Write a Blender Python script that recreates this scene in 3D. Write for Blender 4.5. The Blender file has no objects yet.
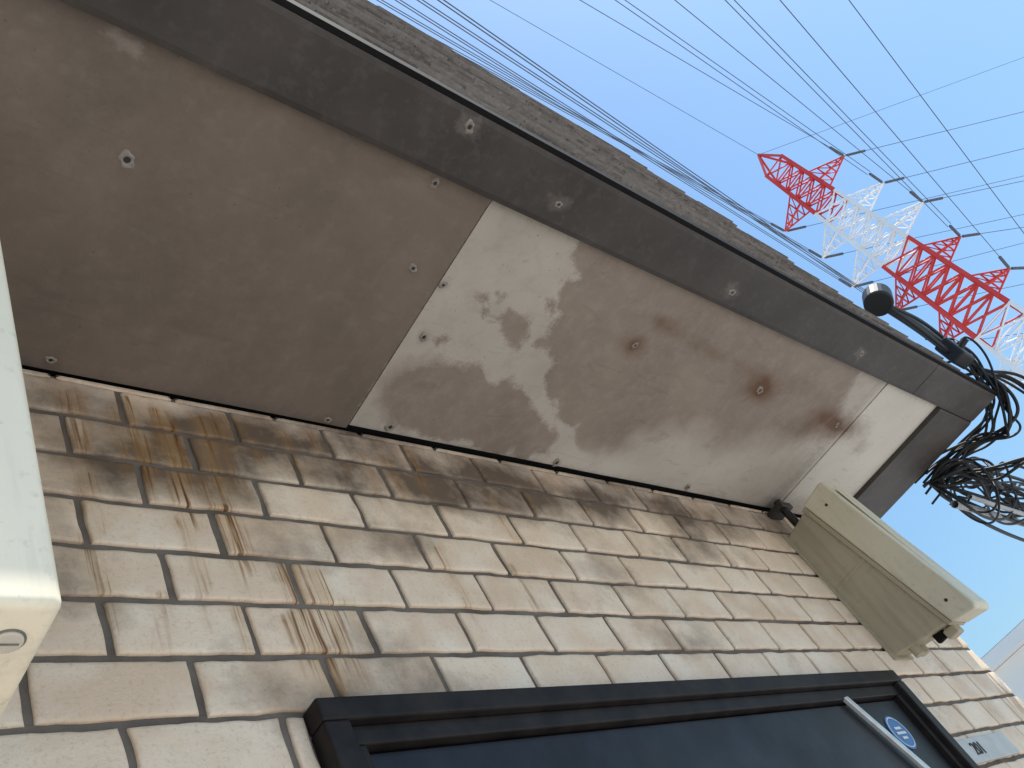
import bpy, bmesh, math, random
import numpy as np
from mathutils import Vector, Matrix
random.seed(7); rng=np.random.RandomState(11)
scene=bpy.context.scene
COL=scene.collection

# ---------------------------------------------------------------- noise
_T=rng.rand(256,256)
def vnoise(x,y):
    x=np.asarray(x,float);y=np.asarray(y,float)
    xi=np.floor(x).astype(int);yi=np.floor(y).astype(int);fx=x-xi;fy=y-yi
    fx=fx*fx*(3-2*fx);fy=fy*fy*(3-2*fy)
    a=_T[xi%256,yi%256];b=_T[(xi+1)%256,yi%256];c=_T[xi%256,(yi+1)%256];d=_T[(xi+1)%256,(yi+1)%256]
    return (a*(1-fx)+b*fx)*(1-fy)+(c*(1-fx)+d*fx)*fy
def fbm(x,y,o=4):
    s=0;a=.5;n=0
    for i in range(o):
        s=s+a*vnoise(x*2**i+17*i,y*2**i+31*i);n+=a;a*=.5
    return s/n
def G(x,y,cx,cy,sx,sy=None,ang=0):
    sy=sy or sx;c,s=math.cos(ang),math.sin(ang)
    u=(x-cx)*c+(y-cy)*s;v=-(x-cx)*s+(y-cy)*c
    return np.exp(-(u/sx)**2-(v/sy)**2)
def polysdf(px,py,poly):
    d=np.full(px.shape,1e9);ins=np.zeros(px.shape,bool)
    n=len(poly)
    for i in range(n):
        ax,ay=poly[i];bx,by=poly[(i+1)%n]
        ex,ey=bx-ax,by-ay;wx,wy=px-ax,py-ay
        t=np.clip((wx*ex+wy*ey)/(ex*ex+ey*ey),0,1)
        d=np.minimum(d,(wx-ex*t)**2+(wy-ey*t)**2)
        c=((ay>py)!=(by>py))
        with np.errstate(divide='ignore',invalid='ignore'):
            xx=ex*(py-ay)/(ey if ey!=0 else 1e-9)+ax
        ins^=(c&(px<xx))
    return np.where(ins,1,-1)*np.sqrt(d)

# ---------------------------------------------------------------- helpers
def link(o,parent=None):
    COL.objects.link(o)
    if parent: o.parent=parent
    return o
def empty(name,loc=(0,0,0)):
    o=bpy.data.objects.new(name,None);o.empty_display_size=.1;COL.objects.link(o);return o
def meshobj(name,verts,faces,mat,parent=None,smooth=False,attrs=None,bevel=0,seg=2):
    me=bpy.data.meshes.new(name);me.from_pydata([tuple(v) for v in verts],[],[tuple(f) for f in faces])
    bm=bmesh.new();bm.from_mesh(me);bmesh.ops.recalc_face_normals(bm,faces=bm.faces)
    bm.to_mesh(me);bm.free()
    if smooth: me.polygons.foreach_set("use_smooth",[True]*len(me.polygons))
    if attrs:
        for k,a in attrs.items():
            at=me.attributes.new(k,'FLOAT','POINT');at.data.foreach_set("value",np.asarray(a,np.float32))
    if mat: me.materials.append(mat)
    o=bpy.data.objects.new(name,me);link(o,parent)
    if bevel:
        m=o.modifiers.new("bev",'BEVEL');m.width=bevel;m.segments=seg;m.limit_method='ANGLE';m.angle_limit=math.radians(35)
    return o
def box(name,x0,x1,y0,y1,z0,z1,mat,parent=None,bevel=0):
    v=[(x,y,z) for x in (x0,x1) for y in (y0,y1) for z in (z0,z1)]
    f=[(0,1,3,2),(4,6,7,5),(0,4,5,1),(2,3,7,6),(0,2,6,4),(1,5,7,3)]
    return meshobj(name,v,f,mat,parent,bevel=bevel)
def extr(name,poly,x0,x1,mat,parent=None,bevel=0,seg=2):
    n=len(poly);v=[(x0,y,z) for y,z in poly]+[(x1,y,z) for y,z in poly]
    f=[tuple(range(n)),tuple(range(2*n-1,n-1,-1))]+[(i,(i+1)%n,n+(i+1)%n,n+i) for i in range(n)]
    return meshobj(name,v,f,mat,parent,bevel=bevel,seg=seg)
def cylv(V,F,a,b,r,r2=None,n=6,cap=True):
    a=Vector(a);b=Vector(b);d=(b-a);
    if d.length<1e-9:return
    q=d.to_track_quat('Z','Y');r2=r if r2 is None else r2;k=len(V)
    for p,rr in((a,r),(b,r2)):
        for i in range(n):
            t=2*math.pi*i/n;V.append(tuple(p+q@Vector((rr*math.cos(t),rr*math.sin(t),0))))
    for i in range(n): F.append((k+i,k+(i+1)%n,k+n+(i+1)%n,k+n+i))
    if cap: F.append(tuple(k+i for i in range(n))[::-1]);F.append(tuple(k+n+i for i in range(n)))
def cyl(name,a,b,r,mat,parent=None,r2=None,n=24,bevel=0):
    V=[];F=[];cylv(V,F,a,b,r,r2,n)
    return meshobj(name,V,F,mat,parent,bevel=bevel)
def cable(name,pts,r,mat,parent=None,smooth=True):
    c=bpy.data.curves.new(name,'CURVE');c.dimensions='3D';c.bevel_depth=r;c.bevel_resolution=2 if smooth else 0;c.resolution_u=10
    if smooth:
        s=c.splines.new('NURBS');s.points.add(len(pts)-1)
        for p,q in zip(s.points,pts): p.co=(*q,1)
        s.use_endpoint_u=True;s.order_u=min(4,len(pts))
    else:
        s=c.splines.new('POLY');s.points.add(len(pts)-1)
        for p,q in zip(s.points,pts): p.co=(*q,1)
    c.materials.append(mat);o=bpy.data.objects.new(name,c);return link(o,parent)

# ---------------------------------------------------------------- materials
class NT:
    def __init__(s,name):
        s.m=bpy.data.materials.new(name);s.m.use_nodes=True;s.t=s.m.node_tree;s.n=s.t.nodes;s.l=s.t.links
        s.b=s.n["Principled BSDF"];s.tc=s.n.new("ShaderNodeTexCoord")
    def noise(s,scale,detail=4,rough=.6,map=None,dist=0):
        n=s.n.new("ShaderNodeTexNoise");n.inputs["Scale"].default_value=scale;n.inputs["Detail"].default_value=min(detail,4)
        n.inputs["Roughness"].default_value=rough;n.inputs["Distortion"].default_value=dist
        if map:
            mp=s.n.new("ShaderNodeMapping");mp.inputs["Scale"].default_value=map
            s.l.new(s.tc.outputs["Object"],mp.inputs[0]);s.l.new(mp.outputs[0],n.inputs["Vector"])
        else: s.l.new(s.tc.outputs["Object"],n.inputs["Vector"])
        return n.outputs["Fac"]
    def attr(s,name):
        a=s.n.new("ShaderNodeAttribute");a.attribute_name=name;return a.outputs["Fac"]
    def math(s,op,a,b=0.,c=None,clamp=False):
        m=s.n.new("ShaderNodeMath");m.operation=op;m.use_clamp=clamp
        for i,v in enumerate((a,b) if c is None else (a,b,c)):
            if isinstance(v,(int,float)): m.inputs[i].default_value=v
            else: s.l.new(v,m.inputs[i])
        return m.outputs[0]
    def ramp(s,x,lo,hi,a=0.,b=1.):
        m=s.n.new("ShaderNodeMapRange");m.clamp=True
        m.inputs[1].default_value=lo;m.inputs[2].default_value=hi;m.inputs[3].default_value=a;m.inputs[4].default_value=b
        s.l.new(x,m.inputs[0]);return m.outputs[0]
    def mix(s,f,a,b,mode='MIX'):
        m=s.n.new("ShaderNodeMix");m.data_type='RGBA';m.blend_type=mode
        for i,v in((0,f),(6,a),(7,b)):
            if isinstance(v,(int,float)): m.inputs[i].default_value=v
            elif isinstance(v,tuple): m.inputs[i].default_value=(*v,1)
            else: s.l.new(v,m.inputs[i])
        return m.outputs[2]
    def out(s,col,rough=.6,bump=None,bstr=.2,bdist=.001,spec=.5,metal=0):
        if isinstance(col,tuple): s.b.inputs["Base Color"].default_value=(*col,1)
        else: s.l.new(col,s.b.inputs["Base Color"])
        if isinstance(rough,(int,float)): s.b.inputs["Roughness"].default_value=rough
        else: s.l.new(rough,s.b.inputs["Roughness"])
        s.b.inputs["Specular IOR Level"].default_value=spec;s.b.inputs["Metallic"].default_value=metal
        if bump is not None:
            b=s.n.new("ShaderNodeBump");b.inputs["Strength"].default_value=bstr;b.inputs["Distance"].default_value=bdist
            s.l.new(bump,b.inputs["Height"]);s.l.new(b.outputs[0],s.b.inputs["Normal"])
        return s.m
def simple(name,c1,c2=None,scale=20,rough=.6,spec=.4,bstr=.15,metal=0,lo=.35,hi=.65):
    t=NT(name);n=t.noise(scale,4);c2=c2 or tuple(x*.75 for x in c1)
    return t.out(t.mix(t.ramp(n,lo,hi),c1,c2),rough,t.noise(scale*8,2) if bstr>.1 else None,bstr,.0006,spec,metal)

# tiles
t=NT("beige_tile")
rnd=t.attr("rnd");soot=t.attr("soot");rust=t.attr("rust")
c=t.mix(rnd,(.78,.61,.455),(.66,.49,.35))
c=t.mix(t.ramp(t.noise(14,3),.4,.7),c,(.82,.69,.55))
c=t.mix(t.math('MULTIPLY',t.ramp(t.noise(260,3,.7),.53,.72),.40),c,(.42,.30,.20))
n1=t.noise(42,4,.7)
sm=t.math('ADD',soot,t.math('MULTIPLY',t.math('SUBTRACT',n1,.5),.7))
sm=t.math('MULTIPLY',t.ramp(sm,.27,.98),.92)
c=t.mix(sm,c,(.085,.056,.038))
dr=t.noise(1,3,.6,map=(230,60,7),dist=.7)
dr2=t.noise(1,2,.6,map=(60,30,22))
re=t.math('ADD',rust,t.math('MULTIPLY',t.math('SUBTRACT',dr2,.5),.8))
c=t.mix(t.math('MULTIPLY',t.ramp(rust,.05,.9),.45),c,(.47,.27,.10))
rm=t.math('MULTIPLY',t.ramp(dr,.48,.60),t.ramp(re,.16,.55))
c=t.mix(t.math('MULTIPLY',rm,.8),c,(.21,.088,.022))
rm2=t.math('MULTIPLY',t.ramp(dr,.58,.70),t.ramp(re,.3,.6))
c=t.mix(rm2,c,(.07,.033,.015))
M_tile=t.out(c,.55,t.math('ADD',t.noise(120,3,.7),t.math('MULTIPLY',t.noise(600,1),.5)),.45,.0012,.3)
t=NT("mortar");c=t.mix(t.ramp(t.noise(18,4),.35,.7),(.20,.17,.145),(.105,.085,.070))
M_mortar=t.out(c,.9,t.noise(500,3,.7),.5,.001,.1)
# soffit
t=NT("soffit_board")
sd=t.attr("sd");soft=t.attr("soft");left=t.attr("left");rs=t.attr("rustspot");wh=t.attr("white");dk=t.attr("dark");pt=t.attr("patch")
nf=t.math('SUBTRACT',t.noise(95,4,.7),.5)
nf2=t.math('SUBTRACT',t.noise(380,3,.6),.5)
e=t.math('ADD',t.math('ADD',sd,t.math('MULTIPLY',nf,.020)),t.math('MULTIPLY',nf2,.008))
e=t.math('DIVIDE',e,soft)
brown=t.math('ADD',e,.5,clamp=True)
n=t.noise(7,4,.6);ns=t.noise(45,4,.7)
cput=t.mix(t.ramp(n,.35,.65),(.46,.41,.355),(.39,.345,.295))
cput=t.mix(t.math('MULTIPLY',t.ramp(ns,.48,.75),.42),cput,(.31,.26,.215))
cbr=t.mix(t.ramp(n,.35,.65),(.28,.222,.178),(.225,.178,.143))
cbr=t.mix(t.math('MULTIPLY',t.ramp(ns,.45,.75),.45),cbr,(.35,.295,.25))
cr=t.mix(brown,cput,cbr)
cl=t.mix(t.ramp(n,.3,.7),(.195,.150,.118),(.128,.101,.082))
cl=t.mix(t.math('MULTIPLY',t.ramp(ns,.5,.8),.5),cl,(.23,.187,.153))
c=t.mix(left,cr,cl)
c=t.mix(wh,c,(.60,.555,.49))
c=t.mix(t.math('MULTIPLY',t.ramp(t.math('ADD',pt,t.math('MULTIPLY',nf,1.2)),.35,.65),.7),c,(.33,.28,.24))
c=t.mix(t.ramp(t.math('ADD',rs,t.math('MULTIPLY',nf,.5)),.1,1.1),c,(.12,.055,.024))
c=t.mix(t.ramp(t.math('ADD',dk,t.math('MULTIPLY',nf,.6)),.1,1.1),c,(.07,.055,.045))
c=t.mix(t.math('MULTIPLY',t.ramp(t.noise(210,2,.5),.70,.76),.55),c,(.09,.065,.05))
c=t.mix(t.math('MULTIPLY',t.ramp(t.noise(1,3,.6,map=(9,40,1),dist=1.5),.60,.72),.22),c,(.10,.075,.06))
M_soffit=t.out(c,.6,t.noise(60,4,.65),.25,.0015,.3)
t=NT("dark_brown_paint");n=t.noise(9,4);ns=t.noise(70,4,.7)
c=t.mix(t.ramp(n,.35,.65),(.042,.035,.031),(.062,.052,.046));c=t.mix(t.math('MULTIPLY',t.ramp(ns,.52,.78),.4),c,(.12,.105,.095))
pt=t.attr("patch");c=t.mix(t.math('MULTIPLY',t.ramp(t.math('ADD',pt,t.math('MULTIPLY',t.math('SUBTRACT',ns,.5),1.3)),.4,.75),.6),c,(.15,.13,.115))
M_dark=t.out(c,.55,t.noise(90,4),.25,.001,.3)
M_drip=simple("drip_edge_metal",(.012,.011,.011),rough=.8,spec=.1)
t=NT("slate");c=t.mix(t.attr("rnd"),(.24,.215,.195),(.13,.115,.105));c=t.mix(t.math('MULTIPLY',t.ramp(t.noise(80,4,.7),.45,.7),.7),c,(.33,.30,.275))
M_slate=t.out(c,.85,t.noise(250,3,.7),.6,.001,.15)
M_black=simple("door_frame_paint",(.011,.009,.009),(.026,.020,.018),rough=.5,spec=.18,bstr=.05,scale=35)
t=NT("door_leaf_paint");c=t.mix(t.ramp(t.noise(30,4),.4,.7),(.010,.010,.014),(.018,.017,.022))
c=t.mix(t.math('MULTIPLY',t.ramp(t.noise(6,4,.7),.5,.75),.5),c,(.045,.042,.045))
M_leaf=t.out(c,t.ramp(t.noise(12,4),.3,.7,.32,.5),t.noise(700,2),.12,.0004,.25)
M_alu=simple("aluminium",(.62,.62,.62),(.5,.5,.5),rough=.35,metal=.6,scale=60)
M_plate=simple("number_plate_face",(.50,.49,.47),(.42,.41,.40),rough=.4,scale=40)
M_ink=simple("ink",(.03,.03,.035))
M_blue=simple("blue_sticker",(.03,.13,.33),(.035,.15,.36),rough=.35,bstr=.02)
M_white=simple("white_print",(.75,.76,.76),rough=.5,bstr=.02)
def plastic(name,c,d):
    t=NT(name);n=t.noise(6,4);cc=t.mix(t.ramp(n,.35,.7),c,d)
    st=t.noise(1,4,.6,map=(60,60,6));cc=t.mix(t.math('MULTIPLY',t.ramp(st,.52,.75),.35),cc,tuple(x*.45 for x in d))
    sp=t.noise(140,3,.6);cc=t.mix(t.math('MULTIPLY',t.ramp(sp,.60,.72),.25),cc,tuple(x*.4 for x in d))
    return t.out(cc,.5,t.noise(500,1),.06,.0004,.35)
M_lid=plastic("beige_lid",(.66,.60,.46),(.58,.525,.40))
M_body=plastic("shaded_khaki_body",(.41,.355,.255),(.34,.295,.215))  # same box plastic as the lid, darkened: its shade is put into the colour
M_meter=plastic("cream_plastic",(.88,.78,.60),(.82,.725,.56))
M_meterb=plastic("cream_plastic_base",(.62,.57,.48),(.55,.50,.42))
M_dial=simple("dial_grey",(.20,.19,.175),scale=200)
M_cable=simple("black_cable",(.012,.012,.013),rough=.5,bstr=.05)
M_gcable=simple("grey_cable",(.42,.42,.42),rough=.5,bstr=.05)
M_putty=simple("putty",(.30,.265,.23),(.20,.175,.15),scale=300,rough=.8,bstr=.6)
M_hole=simple("screw_steel",(.03,.026,.022),rough=.5,scale=500)
M_ground=simple("concrete_ground",(.53,.515,.485),(.47,.455,.43),scale=1.5,rough=.9)
M_red=simple("tower_red",(.70,.06,.05),(.60,.05,.045),scale=.3,bstr=0)
M_wht=simple("tower_white",(.88,.88,.88),(.82,.82,.82),scale=.3,bstr=0)
M_steel=simple("insulator_grey",(.13,.14,.16),scale=1,bstr=0)
M_wire=simple("conductor",(.09,.10,.13),scale=1,bstr=0)
M_hw=simple("white_render",(.80,.79,.77),(.74,.73,.71),scale=.6,rough=.9)
M_glass=simple("window_glass",(.03,.04,.05),rough=.1,bstr=0)
M_rooft=simple("grey_roof",(.42,.42,.43),scale=3,rough=.8)

# ================================================================ HOUSE
house=empty("tiled_house")
XL,XR=-5.0,1.22
GZ=-2.45
DX0,DX1,DZ=-.185,.775,-.353
box("wall_mortar_head",XL,XR,.0032,.16,DZ+.004,-.002,M_mortar,house)
box("wall_mortar_a",XL,DX0+.004,.0032,.16,GZ,DZ+.0038,M_mortar,house)
box("wall_mortar_b",DX1-.004,XR,.0032,.16,GZ,DZ+.0038,M_mortar,house)
box("house_body",XL,XR-.004,.161,6.0,GZ,-.004,M_hw,house)
PX,PZ=.107,.0497
V=[];F=[];A_r=[];A_s=[];A_u=[]
def sootf(x,z):
    s=(fbm(x*9+3,z*12+5,4)-.40)*1.3
    s=s+.45*np.exp(-((z+.035)/.06)**2)*(.55+.85*fbm(x*5+40,z*3,3))
    for cx,cz,sx,sz,a in ((-.20,-.10,.055,.05,.6),(-.14,-.20,.06,.05,.55),(-.15,-.05,.06,.025,.55),(.09,-.085,.07,.03,.6),(.17,-.24,.09,.03,.35),
        (-.34,-.25,.05,.06,.5),(-.02,-.34,.05,.03,.45),(.37,-.29,.10,.03,.4),(.20,-.06,.08,.03,.5),(.38,-.05,.06,.03,.55),(.55,-.14,.12,.03,.45),(.7,-.06,.12,.04,.5),
        (-.15,-.355,.05,.02,.45),(-.09,-.29,.035,.03,.3),(-.28,-.11,.05,.03,.45),(-.05,-.1,.05,.03,.4),(.27,-.18,.06,.03,.4),(.02,-.17,.05,.02,.35),
        (-.21,-.325,.05,.02,.2),(.13,-.3,.08,.04,-.25),(0.05,-.2,.05,.03,-.1),(-.33,-.33,.03,.03,-.3)):
        s=s+a*G(x,z,cx,cz,sx*1.1,sz*1.1)
    return np.clip(s,0,1)
DRIPS=[(-.252,-.01,-.17,.010,.75),(-.222,-.02,-.20,.012,.8),(-.185,-.02,-.17,.013,.65),(-.195,-.14,-.25,.012,.85),(-.150,-.20,-.37,.014,1.),(-.128,-.21,-.35,.010,.9),(-.105,-.24,-.33,.010,.7),(-.16,-.01,-.09,.02,.55),(-.27,-.24,-.31,.012,.45),(-.30,-.02,-.15,.014,.45),(.03,-.19,-.24,.012,.35),(-.17,-.26,-.34,.009,.75),(-.21,-.25,-.33,.008,.45),(-.235,-.16,-.30,.007,.5)]
for i in range(26):
    cx=-.33+1.0*random.random()**1.3;z0=-.01-.22*random.random()**2
    DRIPS.append((cx,z0,z0-.05-.09*random.random(),.006+.004*random.random(),.28+.27*random.random()))
def rustf(x,z):
    r=0
    for cx,z0,z1,w,a in DRIPS:
        zz=np.clip((z0-z)/.008,0,1)*np.clip((z-z1)/.06,0,1)
        wob=(vnoise(z*40+cx*900,z*0+3)-.5)*.008
        r=np.maximum(r,a*np.exp(-((x-cx-wob)/w)**2)*zz)
    return np.clip(r,0,1)
def tile(x0,x1,z0,z1,hi):
    w=x1-x0;h=z1-z0
    if hi:
        st=.0045 if (x0<0 and x0>-.4) else .0065
        us=[0,.0009,.003]+list(np.linspace(.003,w-.003,max(3,int(w/st)))[1:-1])+[w-.003,w-.0009,w]
        vs=[0,.0009,.003]+list(np.linspace(.003,h-.003,8 if st<.005 else 6)[1:-1])+[h-.003,h-.0009,h]
    else:
        us=[0,.003,w-.003,w];vs=[0,.003,h-.003,h]
    us=np.array(us);vs=np.array(vs);U,Vv=np.meshgrid(us,vs)
    X=x0+U;Z=z0+Vv
    ex=np.minimum(U,w-U);ez=np.minimum(Vv,h-Vv);ed=np.minimum(ex,ez)
    Y=np.where(ed<=0,.0016,np.where(ed<.002,.0004,0.))
    rr=random.random();jx=(random.random()-.5)*.0018;jy=(random.random()-.5)*.0008;jz=(random.random()-.5)*.0014
    tiltx=(random.random()-.5)*.012;tiltz=(random.random()-.5)*.018
    Y=Y+jy+(U-w/2)*tiltx+(Vv-h/2)*tiltz
    if hi:
        Y=Y+(fbm(X*60,Z*60,3)-.5)*.0013
        wob=(fbm(X*45+9,Z*45,3)-.5)*.0038
        X=X+np.where(ex<.004,wob,wob*.3)+jx;Z=Z+jz+np.where(ez<.004,(fbm(X*45+70,Z*45+8,3)-.5)*.0034,0)
    k=len(V);ny,nx=X.shape
    V.extend(zip(X.ravel(),Y.ravel(),Z.ravel()))
    for i in range(ny-1):
        for j in range(nx-1):
            a=k+i*nx+j;F.append((a,a+1,a+nx+1,a+nx))
    ring=[(0,j) for j in range(nx)]+[(i,nx-1) for i in range(1,ny)]+[(ny-1,j) for j in range(nx-2,-1,-1)]+[(i,0) for i in range(ny-2,0,-1)]
    kb=len(V)
    for i,j in ring: V.append((X[i,j],.0045,Z[i,j]))
    n=len(ring)
    for q in range(n):
        a=k+ring[q][0]*nx+ring[q][1];b=k+ring[(q+1)%n][0]*nx+ring[(q+1)%n][1]
        F.append((b,a,kb+q,kb+(q+1)%n))
    x_=np.concatenate([X.ravel(),np.array([X[i,j] for i,j in ring])]);z_=np.concatenate([Z.ravel(),np.array([Z[i,j] for i,j in ring])])
    A_r.extend([rr]*len(x_));A_s.extend(sootf(x_,z_)+(random.random()-.5)*.30);A_u.extend(rustf(x_,z_))
nrow=int((-GZ)/PZ)
for r in range(nrow):
    zt=-.0088-PZ*r;zb=zt-PZ+.0062
    off=-.257 if r%2==0 else -.257-PX/2
    k0=int((XL-off)/PX)-1;k1=int((XR-off)/PX)+1
    for k in range(k0,k1+1):
        a=off+k*PX+.0031;b=off+(k+1)*PX-.0031
        a=max(a,XL);b=min(b,XR-.001)
        if b-a<.012: continue
        segs=[(a,b)]
        if zb<DZ and zt>-2.4:
            lo,hi=DX0-.002,DX1+.002
            segs=[]
            if a<lo: segs.append((a,min(b,lo)))
            if b>hi: segs.append((max(a,hi),b))
        for s0,s1 in segs:
            if s1-s0<.01: continue
            tile(s0,s1,zb,min(zt,-.003),(r<12 and s1>-.7))
for k in range(-40,14):
    a=-.257-PX/2+k*PX+.0024;b=a+PX-.0048
    if a>XL and b<XR: tile(a,b,-.0062,-.0010,False)
meshobj("wall_tiles",V,F,M_tile,house,smooth=True,attrs={"rnd":A_r,"soot":np.clip(A_s,0,1),"rust":A_u})

# ---- soffit boards
blotA=[(-.002,-.050),(.006,-.088),(.030,-.108),(.055,-.116),(.075,-.108),(.105,-.120),(.14,-.106),(.175,-.108),(.208,-.093),(.245,-.078),(.272,-.059),(.292,-.035),(.295,-.014),(.25,-.006),(.20,-.010),(.13,-.016),(.066,-.010),(.03,-.028)]
blotB=[(.12,-.33),(.125,-.275),(.150,-.262),(.142,-.238),(.150,-.215),(.172,-.191),(.165,-.17),(.208,-.141),(.225,-.118),(.253,-.104),(.27,-.082),(.305,-.065),(.348,-.042),(.40,-.040),(.43,-.075),(.48,-.10),(.55,-.115),(.64,-.10),(.70,-.13),(.80,-.15),(.86,-.19),(.83,-.25),(.78,-.33)]
spots=[[(.095,-.195),(.115,-.19),(.150,-.165),(.148,-.155),(.11,-.165),(.09,-.182)],[(.128,-.215),(.142,-.218),(.150,-.205),(.140,-.198)],[(.045,-.205),(.06,-.21),(.066,-.198),(.05,-.193)],[(.060,-.187),(.075,-.19),(.072,-.18)],[(.02,-.135),(.035,-.145),(.05,-.135),(.03,-.125)],[(.07,-.215),(.085,-.217),(.083,-.208)]]
NAILS=[(-.329,-.207),(-.317,-.012),(-.045,-.203),(-.075,-.290),(-.002,-.197),(.014,-.134),(.044,-.014),(-.035,-.007),(.307,-.207),(.626,-.015),(.606,-.208),(.868,-.197),(-.62,-.10),(-.62,-.207),(.324,-.011)]
def board(name,x0,x1,y0,y1,z,step,isleft,thick=.006):
    nx=int((x1-x0)/step)+2;ny=int((y1-y0)/step)+2
    xs=np.linspace(x0,x1,nx);ys=np.linspace(y0,y1,ny);X,Y=np.meshgrid(xs,ys)
    x=X.ravel();y=Y.ravel()
    wx=x+(fbm(x*38,y*38,3)-.5)*.030;wy=y+(fbm(x*38+50,y*38+9,3)-.5)*.030
    sd=np.maximum(polysdf(wx,wy,blotA),polysdf(wx,wy,blotB))
    for s in spots: sd=np.maximum(sd,polysdf(wx,wy,s))
    soft=.008+.05*np.clip((x-.33)/.15,0,1)*np.clip((y+.26)/.08,0,1)+.004*np.clip((x-.5)/.2,0,1)
    soft=soft+.02*np.clip((.10-x)/.1,0,1)*np.clip((y+.13)/.02,0,1)
    left=np.full(x.shape,1. if isleft else 0.)
    rs=.8*G(x,y,.307,-.205,.030,.018,.2)+1.*G(x,y,.606,-.208,.045,.022,0)+1.05*G(x,y,.84,-.20,.07,.022,.1)+.45*G(x,y,.45,-.235,.16,.012,.05)+.55*G(x,y,.80,-.17,.07,.02,0)+.45*G(x,y,.93,-.2,.05,.03)+.35*G(x,y,.70,-.24,.1,.02)+.5*G(x,y,.33,-.25,.03,.012)+.4*G(x,y,.99,-.17,.03,.02)
    rs=rs*(.5+1.0*fbm(x*30,y*30,3))
    for nx_,ny_ in NAILS: rs=rs+.35*G(x,y,nx_,ny_,.010)
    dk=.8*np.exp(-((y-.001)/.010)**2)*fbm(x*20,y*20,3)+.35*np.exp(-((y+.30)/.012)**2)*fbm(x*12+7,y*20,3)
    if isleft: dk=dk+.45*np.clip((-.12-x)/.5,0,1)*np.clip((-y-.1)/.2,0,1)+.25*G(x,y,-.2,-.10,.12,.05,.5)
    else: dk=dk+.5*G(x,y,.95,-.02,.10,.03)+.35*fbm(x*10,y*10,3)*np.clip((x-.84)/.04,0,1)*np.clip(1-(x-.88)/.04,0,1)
    wh=np.clip((x-.895)/.012,0,1)*.85
    wh=wh*(.65+.5*fbm(x*14+3,y*14,3))
    if not isleft: wh=np.maximum(wh,.5*G(x,y,.42,-.02,.10,.025)+.35*G(x,y,.6,-.05,.12,.04))
    pa=np.zeros_like(x)
    if isleft: pa=.58*G(x,y,-.362,-.290,.028,.012,.3)+.6*np.clip(1-np.abs(x-x1)/.008,0,1)*(fbm(x*70,y*40,3)+.2)
    v=list(zip(x,y,z+(fbm(x*5,y*5,2)-.5)*.0015))
    f=[]
    for i in range(ny-1):
        for j in range(nx-1):
            a=i*nx+j;f.append((a,a+nx,a+nx+1,a+1))
    k=len(v)
    ring=[j for j in range(nx)]+[i*nx+nx-1 for i in range(1,ny)]+[(ny-1)*nx+j for j in range(nx-2,-1,-1)]+[i*nx for i in range(ny-2,0,-1)]
    v+= [(v[q][0],v[q][1],z+thick) for q in ring];n=len(ring)
    for q in range(n): f.append((ring[q],ring[(q+1)%n],k+(q+1)%n,k+q))
    e=lambda a:np.concatenate([a,a[ring]])
    meshobj(name,v,f,M_soffit,house,smooth=False,attrs={"sd":e(sd),"soft":e(soft),"left":e(left),"rustspot":e(rs),"white":e(wh),"dark":e(dk),"patch":e(pa)})
board("soffit_board_a",-1.3,-.0085,-.302,-.0015,.000,.005,True)
board("soffit_board_b",-.0065,.905,-.302,-.0060,.0005,.0035,False)
board("soffit_board_c",.9068,1.115,-.302,-.0060,-.0012,.004,False)
board("soffit_board_d",XL,-1.302,-.302,-.0015,.000,.05,True)
box("soffit_backing",XL,1.26,-.36,.16,.0075,.03,M_drip,house)
def screws(name,pts,z,parent):
    V=[];F=[];V2=[];F2=[]
    for (x,y) in pts:
        n=18;r0=.0058*(.75+.5*random.random());k=len(V)
        ph=random.random()*9
        for ri,(rr,dz) in enumerate(((1.0,.0002),(.8,-.0009),(.5,-.0011),(.36,-.0002))):
            for i in range(n):
                a=2*math.pi*i/n;q=r0*rr*(1+.22*math.sin(2*a+ph)+.14*math.sin(5*a+2*ph)) if ri<2 else r0*rr
                V.append((x+q*math.cos(a),y+q*math.sin(a),z+dz))
        for ri in range(3):
            for i in range(n):
                a=k+ri*n+i;b=k+ri*n+(i+1)%n;F.append((a,b,b+n,a+n))
        cylv(V2,F2,(x,y,z+.0004),(x,y,z-.0006),r0*.46,r0*.38,12)
    meshobj(name+"_putty",V,F,M_putty,parent,smooth=True);meshobj(name+"_head",V2,F2,M_hole,parent)
screws("soffit_screws",NAILS,0,house)
def darkboard(name,x0,x1,y0,y1,z0,z1,pats=()):
    st=.006 if x0>-1.5 else .1
    nx=int((x1-x0)/st)+2;ny=int((y1-y0)/.006)+2
    xs=np.linspace(x0,x1,nx);ys=np.linspace(y0,y1,ny);X,Y=np.meshgrid(xs,ys);x=X.ravel();y=Y.ravel()
    pa=np.zeros_like(x)
    for cx,cy,a,s in pats: pa+=a*G(x,y,cx,cy,s,s*.7)
    pa+=.2*fbm(x*8,y*25,3)
    rev=np.where((y<y0+.0005)|(y>y1-.0005),.0012,0)
    v=[(a,b,z0+c) for a,b,c in zip(x,y,rev)];f=[(i*nx+j,i*nx+nx+j,i*nx+nx+j+1,i*nx+j+1) for i in range(ny-1) for j in range(nx-1)]
    ring=[j for j in range(nx)]+[i*nx+nx-1 for i in range(1,ny)]+[(ny-1)*nx+j for j in range(nx-2,-1,-1)]+[i*nx for i in range(ny-2,0,-1)]
    k=len(v);v+=[(v[q][0],v[q][1],z1) for q in ring];n=len(ring)
    f+=[(ring[q],ring[(q+1)%n],k+(q+1)%n,k+q) for q in range(n)]+[tuple(k+i for i in range(n))]
    meshobj(name,v,f,M_dark,house,attrs={"patch":np.concatenate([pa,pa[ring]])})
BN=[(-.081,-.352),(.060,-.325),(.388,-.322),(.751,-.325),(-.45,-.33)]
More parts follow.
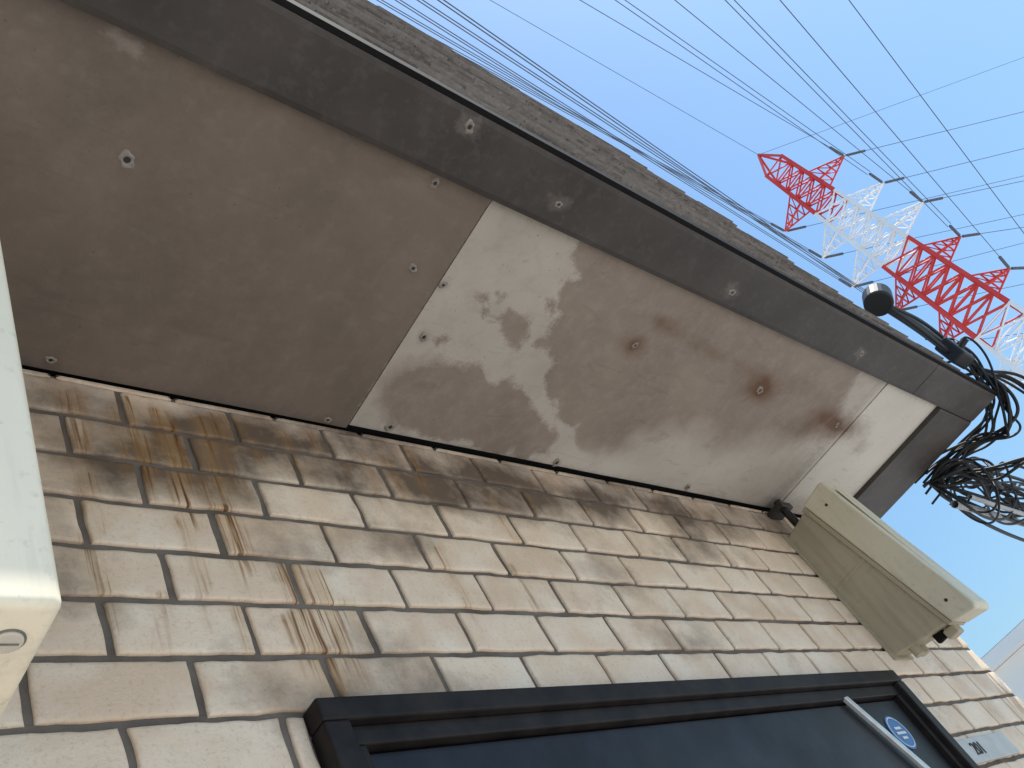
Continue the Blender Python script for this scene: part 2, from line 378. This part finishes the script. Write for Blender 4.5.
darkboard("fascia_board",-1.3,.985,-.366,-.300,-.009,.012,[(x,y,.8,.018) for x,y in BN])
darkboard("fascia_board_far",XL,-1.302,-.366,-.300,-.009,.012)
darkboard("fascia_corner",.987,1.27,-.366,-.300,-.009,.012,[(1.0,-.33,.4,.015)])
darkboard("barge_board",1.116,1.27,-.2985,.02,-.010,.012)
screws("fascia_screws",BN,-.009,house)
box("drip_edge",XL,1.275,-.3715,-.3665,-.007,.010,M_drip,house)
box("drip_edge_end",1.2705,1.2755,-.3662,.05,-.006,.05,M_drip,house)
V=[];F=[];R=[]
HT=.29
def htop(x): return HT if x<.35 else max(.02,HT*(1-(x-.35)/.85))
rh=.0195
for r in range(15):
    z0=.0105+r*rh;x=XL+(r%2)*.05+.013*(r%3)
    while x<1.26:
        w=(.08+.05*random.random()) if x>-1.5 else .5
        x1=min(x+w-.0015,1.265);k=len(V);rr=random.random();o=.0014*random.random()
        zt=min(z0+rh+.003,htop((x+x1)/2)+.01);jz=(random.random()-.5)*.003
        if zt>z0+.004:
            for a in (x,x1):
                for (yy,zz) in ((-.3705-o,z0+jz),(-.3665,zt),(-.362,zt),(-.362,z0+jz)): V.append((a,yy,zz))
            F+= [(k,k+1,k+5,k+4),(k+1,k+2,k+6,k+5),(k+2,k+3,k+7,k+6),(k+3,k,k+4,k+7),(k,k+3,k+2,k+1),(k+4,k+5,k+6,k+7)];R+=[rr]*8
        x+=w
meshobj("slate_face",V,F,M_slate,house,attrs={"rnd":R})
meshobj("roof_slope",[(XL,-.3615,.0105),(.35,-.3615,.0105),(1.265,-.3615,.0105),(XL,-.3615,HT),(.35,-.3615,HT),(1.2,-.3615,.02),(XL,3,1.5),(-1.5,3,1.5),(XL,6.3,.0),(1.265,6.3,.0)],
  [(0,1,2,5,4,3),(3,4,7,6),(4,5,2,9,7),(6,7,9,8),(0,3,6,8)],M_slate,house,attrs={"rnd":[.5]*10})
box("roof_base",XL,1.265,-.36,6.3,.031,.0345,M_drip,house)

# ---- door
door=empty("entrance_door");door.parent=house
box("frame_head",DX0,DX1,-.016,.10,-.372,DZ,M_black,door,bevel=.002)
box("frame_head_step",DX0+.018,DX1-.018,-.008,.10,-.388,-.3722,M_black,door,bevel=.0015)
for nm,a,b in (("frame_jamb_l",DX0,DX0+.022),("frame_jamb_r",DX1-.022,DX1)):
    box(nm,a,b,-.016,.10,GZ,-.3722,M_black,door,bevel=.002)
box("frame_step_l",DX0+.0222,DX0+.034,-.008,.10,GZ,-.3882,M_black,door,bevel=.0015)
box("frame_step_r",DX1-.034,DX1-.0222,-.008,.10,GZ,-.3882,M_black,door,bevel=.0015)
box("door_leaf",DX0+.036,DX1-.036,.000,.044,GZ+.01,-.3905,M_leaf,door,bevel=.001)
box("door_lower_panel",DX0+.1,DX1-.1,-.0035,-.0002,GZ+.2,-1.6,M_black,door,bevel=.001)
cyl("door_handle",(-.10,-.05,-1.5),(-.10,-.05,-1.35),.01,M_alu,door)
cyl("handle_post_a",(-.10,-.05,-1.48),(-.10,.001,-1.48),.006,M_alu,door)
cyl("handle_post_b",(-.10,-.05,-1.37),(-.10,.001,-1.37),.006,M_alu,door)
arm=[(.582,-.386),(.593,-.3845),(.656,-.500),(.644,-.503)]
dv=[(x,y,z) for y in (-.010,-.004) for x,z in arm]
meshobj("closer_arm",dv,[(0,1,2,3),(7,6,5,4),(0,4,5,1),(1,5,6,2),(2,6,7,3),(3,7,4,0)],M_alu,door,bevel=.001)
def disc(name,cx,cz,r0,r1,y,mat,parent,n=48):
    v=[];f=[]
    for i in range(n):
        a=2*math.pi*i/n
        v.append((cx+r1*math.cos(a),y,cz+r1*math.sin(a)));v.append((cx+r0*math.cos(a),y,cz+r0*math.sin(a)))
    for i in range(n): j=(i+1)%n;f.append((2*i,2*j,2*j+1,2*i+1))
    return meshobj(name,v,f,mat,parent)
st=empty("round_sticker");st.parent=door
SX,SZ=.675,-.438
disc("sticker_disc",SX,SZ,.0001,.0245,-.0010,M_blue,st)
disc("sticker_ring",SX,SZ,.0208,.0222,-.0016,M_white,st)
for i,(w,z) in enumerate(((.018,.006),(.026,-.001),(.014,-.008))):
    box("sticker_bar_%d"%i,SX-w/2,SX+w/2,-.0020,-.0014,SZ+z-.002,SZ+z+.0015,M_white,st)

# ---- number plate
plate=empty("room_number_plate")
box("plate",.797,.985,-.006,-.0012,-.500,-.464,M_plate,plate,bevel=.001)
tcu=bpy.data.curves.new("digits",'FONT');tcu.body="201";tcu.size=.026;tcu.extrude=.0004;tcu.align_x='CENTER';tcu.align_y='CENTER';tcu.materials.append(M_ink)
to=bpy.data.objects.new("digits",tcu);link(to,plate);to.location=(.850,-.0068,-.482);to.rotation_euler=(math.pi/2,0,0)

# ---- terminal box
tb=empty("wall_terminal_box")
X0,X1=.860,.912
extr("body",[(-.001,-.072),(-.062,-.060),(-.104,-.338),(-.001,-.320)],X0,X1,M_body,tb,bevel=.003)
extr("lid",[(-.062,-.0555),(-.107,-.049),(-.113,-.053),(-.148,-.342),(-.143,-.349),(-.104,-.342)],X0-.005,X1+.005,M_lid,tb,bevel=.003,seg=3)
extr("lid_rib",[(-.054,-.060),(-.0618,-.0585),(-.1035,-.341),(-.0965,-.341)],X0-.0035,X1+.0035,M_body,tb,bevel=.001)
extr("lid_front_panel",[(-.1175,-.072),(-.1195,-.072),(-.1455,-.325),(-.1435,-.325)],X0+.008,X1-.008,M_lid,tb,bevel=.001)
box("latch",.873,.897,-.098,-.078,-.3525,-.338,M_body,tb,bevel=.002)
box("latch_b",.879,.891,-.078,-.060,-.345,-.330,M_drip,tb,bevel=.002)
cyl("gland_a",(.874,-.03,-.324),(.874,-.03,-.340),.008,M_body,tb)
cyl("gland_b",(.898,-.03,-.324),(.898,-.03,-.338),.008,M_body,tb)
extr("side_rib",[(-.006,-.19),(-.075,-.185),(-.076,-.190),(-.006,-.195)],X0-.0015,X0+.002,M_body,tb)
extr("mount_flange",[(-.0005,-.065),(-.004,-.065),(-.004,-.326),(-.0005,-.326)],X0-.008,X1+.008,M_body,tb)
for nm,yy,zz in (("case_screw_a",-.092,-.085),("case_screw_b",-.121,-.315)):
    cyl(nm,(X0-.0060,yy,zz),(X0-.004,yy,zz),.0025,M_hole,tb,n=12)
cd=empty("conduit_bracket")
cyl("conduit",(.885,-.024,-.003),(.885,-.024,-.075),.007,M_hole,cd)
box("clip",.865,.905,-.034,-.001,-.024,-.012,M_hole,cd,bevel=.002)

# ---- meter box (left)
mb=empty("wall_meter_box")
def rbox(name,x0,x1,y0,y1,z0,z1,mat,bev):
    o=box(name,x0,x1,y0,y1,z0,z1,mat,mb,bevel=bev);o.modifiers["bev"].segments=4
    for p in o.data.polygons:p.use_smooth=True
    return o
rbox("cover",-.64,-.4287,-.202,-.13,-.4440,-.06,M_meter,.0045)
rbox("back_case",-.636,-.4312,-.129,-.002,-.4410,-.064,M_meterb,.004)
cyl("knob_ring",(-.4430,-.182,-.4439),(-.4430,-.182,-.4446),.0066,M_dial,mb,n=32)
cyl("knob",(-.4430,-.182,-.4435),(-.4430,-.182,-.4457),.0057,M_meterb,mb,n=32,bevel=.0006)
box("knob_slot",-.4470,-.4390,-.1824,-.1816,-.4461,-.4455,M_dial,mb)

# ---- cables at the corner
ca=empty("service_drop_cables")
cyl("cable_drum",(.985,-.384,.150),(1.012,-.393,.180),.026,M_cable,ca,n=24,bevel=.004)
cyl("cable_drum_hub",(1.012,-.393,.180),(1.020,-.396,.190),.013,M_cable,ca)
cable("lead_thick",[(1.0,-.386,.16),(1.04,-.388,.14),(1.10,-.388,.12),(1.17,-.385,.10),(1.22,-.382,.07)],.009,M_cable,ca)
cable("lead_b",[(1.0,-.388,.16),(1.06,-.391,.10),(1.12,-.385,.06),(1.2,-.38,.05)],.004,M_cable,ca)
cable("lead_c",[(1.0,-.390,.15),(1.05,-.397,.13),(1.12,-.402,.14),(1.2,-.395,.10),(1.28,-.385,.06)],.0035,M_cable,ca)
box("cable_bracket",1.14,1.20,-.402,-.372,.040,.090,M_cable,ca,bevel=.004)
cyl("bracket_pin",(1.17,-.402,.065),(1.17,-.420,.068),.006,M_cable,ca)
def J(p,s): return tuple(q+(random.random()-.5)*s for q in p)
loop=[(1.20,-.385,.10),(1.25,-.392,.13),(1.29,-.390,.08),(1.29,-.380,.00),(1.30,-.352,-.055),(1.30,-.315,-.065),(1.30,-.285,-.03),(1.29,-.24,-.02),(1.29,-.16,-.03)]
for i in range(8):
    s=.012+.010*i
    cable("loop_%d"%i,[J(p,s) for p in loop],.0022+.0018*random.random(),M_cable,ca)
loop2=[(1.20,-.384,.09),(1.27,-.388,.07),(1.29,-.355,-.01),(1.30,-.30,-.035),(1.30,-.24,-.02),(1.29,-.15,-.02)]
for i in range(5): cable("loopb_%d"%i,[J(p,.045) for p in loop2],.0026,M_cable,ca)
loop3=[(1.28,-.375,.06),(1.32,-.400,.04),(1.35,-.405,-.03),(1.36,-.385,-.09),(1.35,-.34,-.115),(1.34,-.29,-.11),(1.32,-.24,-.07),(1.30,-.18,-.03)]
for i in range(4): cable("loopc_%d"%i,[J(p,.03+.012*i) for p in loop3],.0024+.001*random.random(),M_cable,ca)
for i in range(13):
    pts=[(1.275,-.16,-.03)]
    n=6+int(random.random()*4)
    for k in range(n):
        t_=k/(n-1)
        cx=1.31+t_*.60;cy=-.22-.01*t_;cz=-.06-.07*t_
        pts.append((cx+(random.random()-.5)*.14,cy+(random.random()-.5)*.14,cz+(random.random()-.5)*.14))
    pts+=[(2.4,-.22+(random.random()-.5)*.08,-.10+(random.random()-.5)*.08),(4,-.2+(random.random()-.5)*.05,-.05+(random.random()-.5)*.05),(9,-.1,.1)]
    cable("tangle_%d"%i,pts,.0020+.0026*random.random(),M_cable,ca)
for i in range(6):
    cy=-.22+.06*random.random();cz=-.10+.06*random.random();r=.022+.035*random.random();ph=random.random()*6;cx=1.30+.14*random.random()
    pts=[(cx+.04*math.sin(a*1.7),cy+r*math.cos(a+ph),cz+r*1.3*math.sin(a+ph)) for a in np.linspace(0,6.5,10)]
    cable("coil_%d"%i,pts,.0022,M_cable,ca)
for i in range(5):
    y=-.24+.025*i;z=-.03-.022*i
    pts=[(1.275,-.16,-.03),(1.36,y,z)]+[(1.36+k*.5,y+(random.random()-.5)*.02,z-.03*math.sin(k*.8)) for k in range(1,4)]+[(9,-.12+.02*i,z+.15)]
    cable("drop_%d"%i,pts,.004,M_cable,ca)
cable("grey_duct",[(1.28,-.16,-.09),(1.5,-.17,-.10),(2.5,-.15,-.10),(9,-.1,.1)],.008,M_gcable,ca)
cable("grey_duct_b",[(1.28,-.19,-.10),(1.5,-.20,-.13),(2.5,-.19,-.13),(9,-.2,.1)],.005,M_gcable,ca)
pole=empty("utility_pole")
cyl("shaft",(9.0,-.1,GZ),(9.0,-.1,.25),.13,M_gcable,pole,r2=.11)
cyl("cap",(9.0,-.1,.2501),(9.0,-.1,.27),.115,M_gcable,pole)

# ================================================================ TOWER
O=Vector((-.557,-.473,-.689))
tw=empty("transmission_tower")
parts={'r':([],[]),'w':([],[])}
TX=100+O.x;TY=O.y;
GB=GZ-O.z
def hw(h): return 1.55+(78-h)*.024 if h>30 else 2.70+(30-h)*.11
def colr(h): return 'r' if (h>67.5 or 42<h<56 or h<14) else 'w'
def strut(a,b,r):
    h=(a[2]+b[2])/2-O.z
    V,F=parts[colr(h)];cylv(V,F,a,b,r,n=4,cap=False)
def P(x,y,h): return (TX+x,TY+y,h+O.z)
levels=[GB+.05,4,9,14,18,22,25.5,29,32,34.5,37,39.5,42,44,46,48,50,52,54,56,58,60,62,64,66,68,70,72,74,76,78]
sg=((-1,-1),(1,-1),(1,1),(-1,1))
for a,b in zip(levels,levels[1:]):
    wa,wb=hw(a),hw(b)
    for i in range(4):
        s=sg[i];q=sg[(i+1)%4]
        strut(P(s[0]*wa,s[1]*wa,a),P(s[0]*wb,s[1]*wb,b),.30)
        strut(P(s[0]*wa,s[1]*wa,a),P(q[0]*wb,q[1]*wb,b),.12)
        strut(P(q[0]*wa,q[1]*wa,a),P(s[0]*wb,s[1]*wb,b),.12)
        strut(P(s[0]*wb,s[1]*wb,b),P(q[0]*wb,q[1]*wb,b),.12)
for s in sg: strut(P(s[0]*1.55,s[1]*1.55,78),P(0,0,82.5),.18)
ARMS=[(71.3,5.7),(64.4,5.5),(58.6,6.1),(52.2,5.2),(45.5,5.2),(37,5.6)]
ins=([],[])
def arm_(h,L,s):
    w=hw(h);n=4
    tip=P(0,s*L,h)
    lo=[P(-w*.8,s*w,h-.2),P(w*.8,s*w,h-.2)];up=[P(-w*.8,s*w,h+1.9),P(w*.8,s*w,h+1.9)]
    for q in lo+up: strut(q,tip,.13)
    prev=[Vector(q) for q in lo+up]
    for i in range(1,n):
        t=i/n;cur=[Vector(q).lerp(Vector(tip),t) for q in lo+up]
        strut(cur[0],cur[1],.08);strut(cur[0],cur[2],.08);strut(cur[1],cur[3],.08);strut(cur[2],cur[3],.08)
        strut(prev[2],cur[0],.08);strut(prev[3],cur[1],.08)
        prev=cur
    return Vector(tip)
def insul(a,d,L=3.6):
    d=Vector(d).normalized();a=Vector(a)
    cylv(ins[0],ins[1],a,a+d*L,.05,n=4)
    for k in range(12):
        p=a+d*(L*(.12+.76*k/11));cylv(ins[0],ins[1],p,p+d*.14,.17,n=7)
    return a+d*L
tips={}
for h,L in ARMS:
    for s in (-1,1): tips[(h,s)]=arm_(h,L,s)
wires=empty("overhead_power_lines")
def wire(a,b,ext=2.5,r=.045):
    a=Vector(a);b=Vector(b);e=a+(b-a)*ext
    cable("conductor",[tuple(a.lerp(e,i/3)) for i in range(4)],r,M_wire,wires,smooth=False)
def ab(x,y,h): return O+Vector((x,y,h))
W=[((71.3,-1),(53.2,-2.0,71.6)),((64.4,-1),(51.9,-3.7,65)),((58.6,-1),(52.5,-5.9,59.8)),((52.2,-1),(50.3,-7.5,52.3)),((45.5,-1),(49,-8.8,47)),
   ((71.3,1),(34.4,7.7,71)),((64.4,1),(32.3,6.3,64)),((58.6,1),(30.6,5.1,58)),((52.2,1),(28.7,3.9,52)),((45.5,1),(25.5,2.8,45)),((37,-1),(56,-12.1,48))]
for k,b in W:
    tp=tips[k];B=ab(*b);d=(B-tp);e=insul(tp,d)
    for off in ((-.22,.22) if k[1]<0 and k[0] in (64.4,52.2) else ((0,) if k[1]<0 else (-.07,.10))):
        o=Vector((0,off,0));wire(e+o,B+o,ext=2.2,r=.036)
wire(P(0,0,82.5),ab(50,3.0,86),ext=2.2,r=.03)
WR=[((71.3,-1),(126,-24.5,70.5)),((64.4,-1),(121,-19.9,64)),((58.6,-1),(117,-16,59)),((52.2,-1),(116,-13,52.5)),((45.5,-1),(118,-12,45.5)),
    ((71.3,1),(126,-12,70)),((64.4,1),(125,-10,63.5)),((58.6,1),(122,-8,58)),((52.2,1),(120,-6,51.5)),((45.5,1),(120,-4,44.5))]
for k,b in WR:
    tp=tips[k];B=ab(*b);e=insul(tp,B-tp)
    wire(e,B,ext=8,r=.045)
wire(P(0,0,82.5),ab(137,-32.8,83),ext=6,r=.035)
for c,nm,m in (('r',"red_lattice",M_red),('w',"white_lattice",M_wht)):
    meshobj(nm,parts[c][0],parts[c][1],m,tw)
meshobj("insulators",ins[0],ins[1],M_steel,tw)

# ================================================================ surroundings
def sheet(name,s,z,mat):
    return meshobj(name,[(-s,-s,z),(s,-s,z),(s,s,z),(-s,s,z)],[(0,1,2,3)],mat)
sheet("ground",900,GZ,M_ground)
nb=empty("white_house")
box("walls",11.4,19,1.75,11,GZ,1.55,M_hw,nb)
box("eave",11.2,19.2,1.55,11.2,1.555,1.70,M_hw,nb)
meshobj("roof",[(11.2,1.55,1.704),(19.2,1.55,1.704),(19.2,11.2,1.704),(11.2,11.2,1.704),(15.2,4,2.2),(15.2,9,2.2)],[(0,1,4),(1,2,5,4),(2,3,5),(3,0,4,5)],M_rooft,nb)
box("window",11.36,11.41,3.2,4.6,-.4,.8,M_glass,nb)
box("window_b",11.36,11.41,6.2,7.6,-.4,.8,M_glass,nb)

# ================================================================ light / sky / camera
EL=math.radians(64);AZ=math.radians(35)   # sun from -y, towards +x
sd=Vector((math.sin(AZ)*math.cos(EL),-math.cos(AZ)*math.cos(EL),math.sin(EL)))
sl=bpy.data.lights.new("sun",'SUN');sl.energy=5;sl.angle=math.radians(.5);sl.color=(1,.955,.88)
so=bpy.data.objects.new("sun",sl);link(so);so.rotation_euler=sd.to_track_quat('Z','Y').to_euler();so.location=(5,-5,10)
w=bpy.data.worlds.new("World");scene.world=w;w.use_nodes=True
nt=w.node_tree;bg=nt.nodes["Background"];sky=nt.nodes.new("ShaderNodeTexSky");sky.sky_type='NISHITA';sky.sun_disc=False
sky.sun_elevation=EL;sky.sun_rotation=math.atan2(sd.x,sd.y);sky.air_density=1.7;sky.dust_density=1.8;sky.ozone_density=4.0
mx=nt.nodes.new("ShaderNodeMix");mx.data_type='RGBA';mx.blend_type='MULTIPLY';mx.inputs[0].default_value=1;mx.inputs[7].default_value=(.80,1.0,1.14,1)
nt.links.new(sky.outputs[0],mx.inputs[6]);nt.links.new(mx.outputs[2],bg.inputs[0]);bg.inputs[1].default_value=.15
cam=bpy.data.cameras.new("camera");co=bpy.data.objects.new("camera",cam);link(co)
m=Matrix(((.7069,-.1953,-.6798),(-.542,-.767,-.3433),(-.4544,.6111,-.6481))).to_4x4()
m.translation=O;co.matrix_world=m
cam.sensor_width=36;cam.lens=901.1/1024*36;cam.clip_start=.02;cam.clip_end=3000
scene.camera=co
scene.view_settings.view_transform='Standard';scene.view_settings.look='None';scene.view_settings.exposure=0
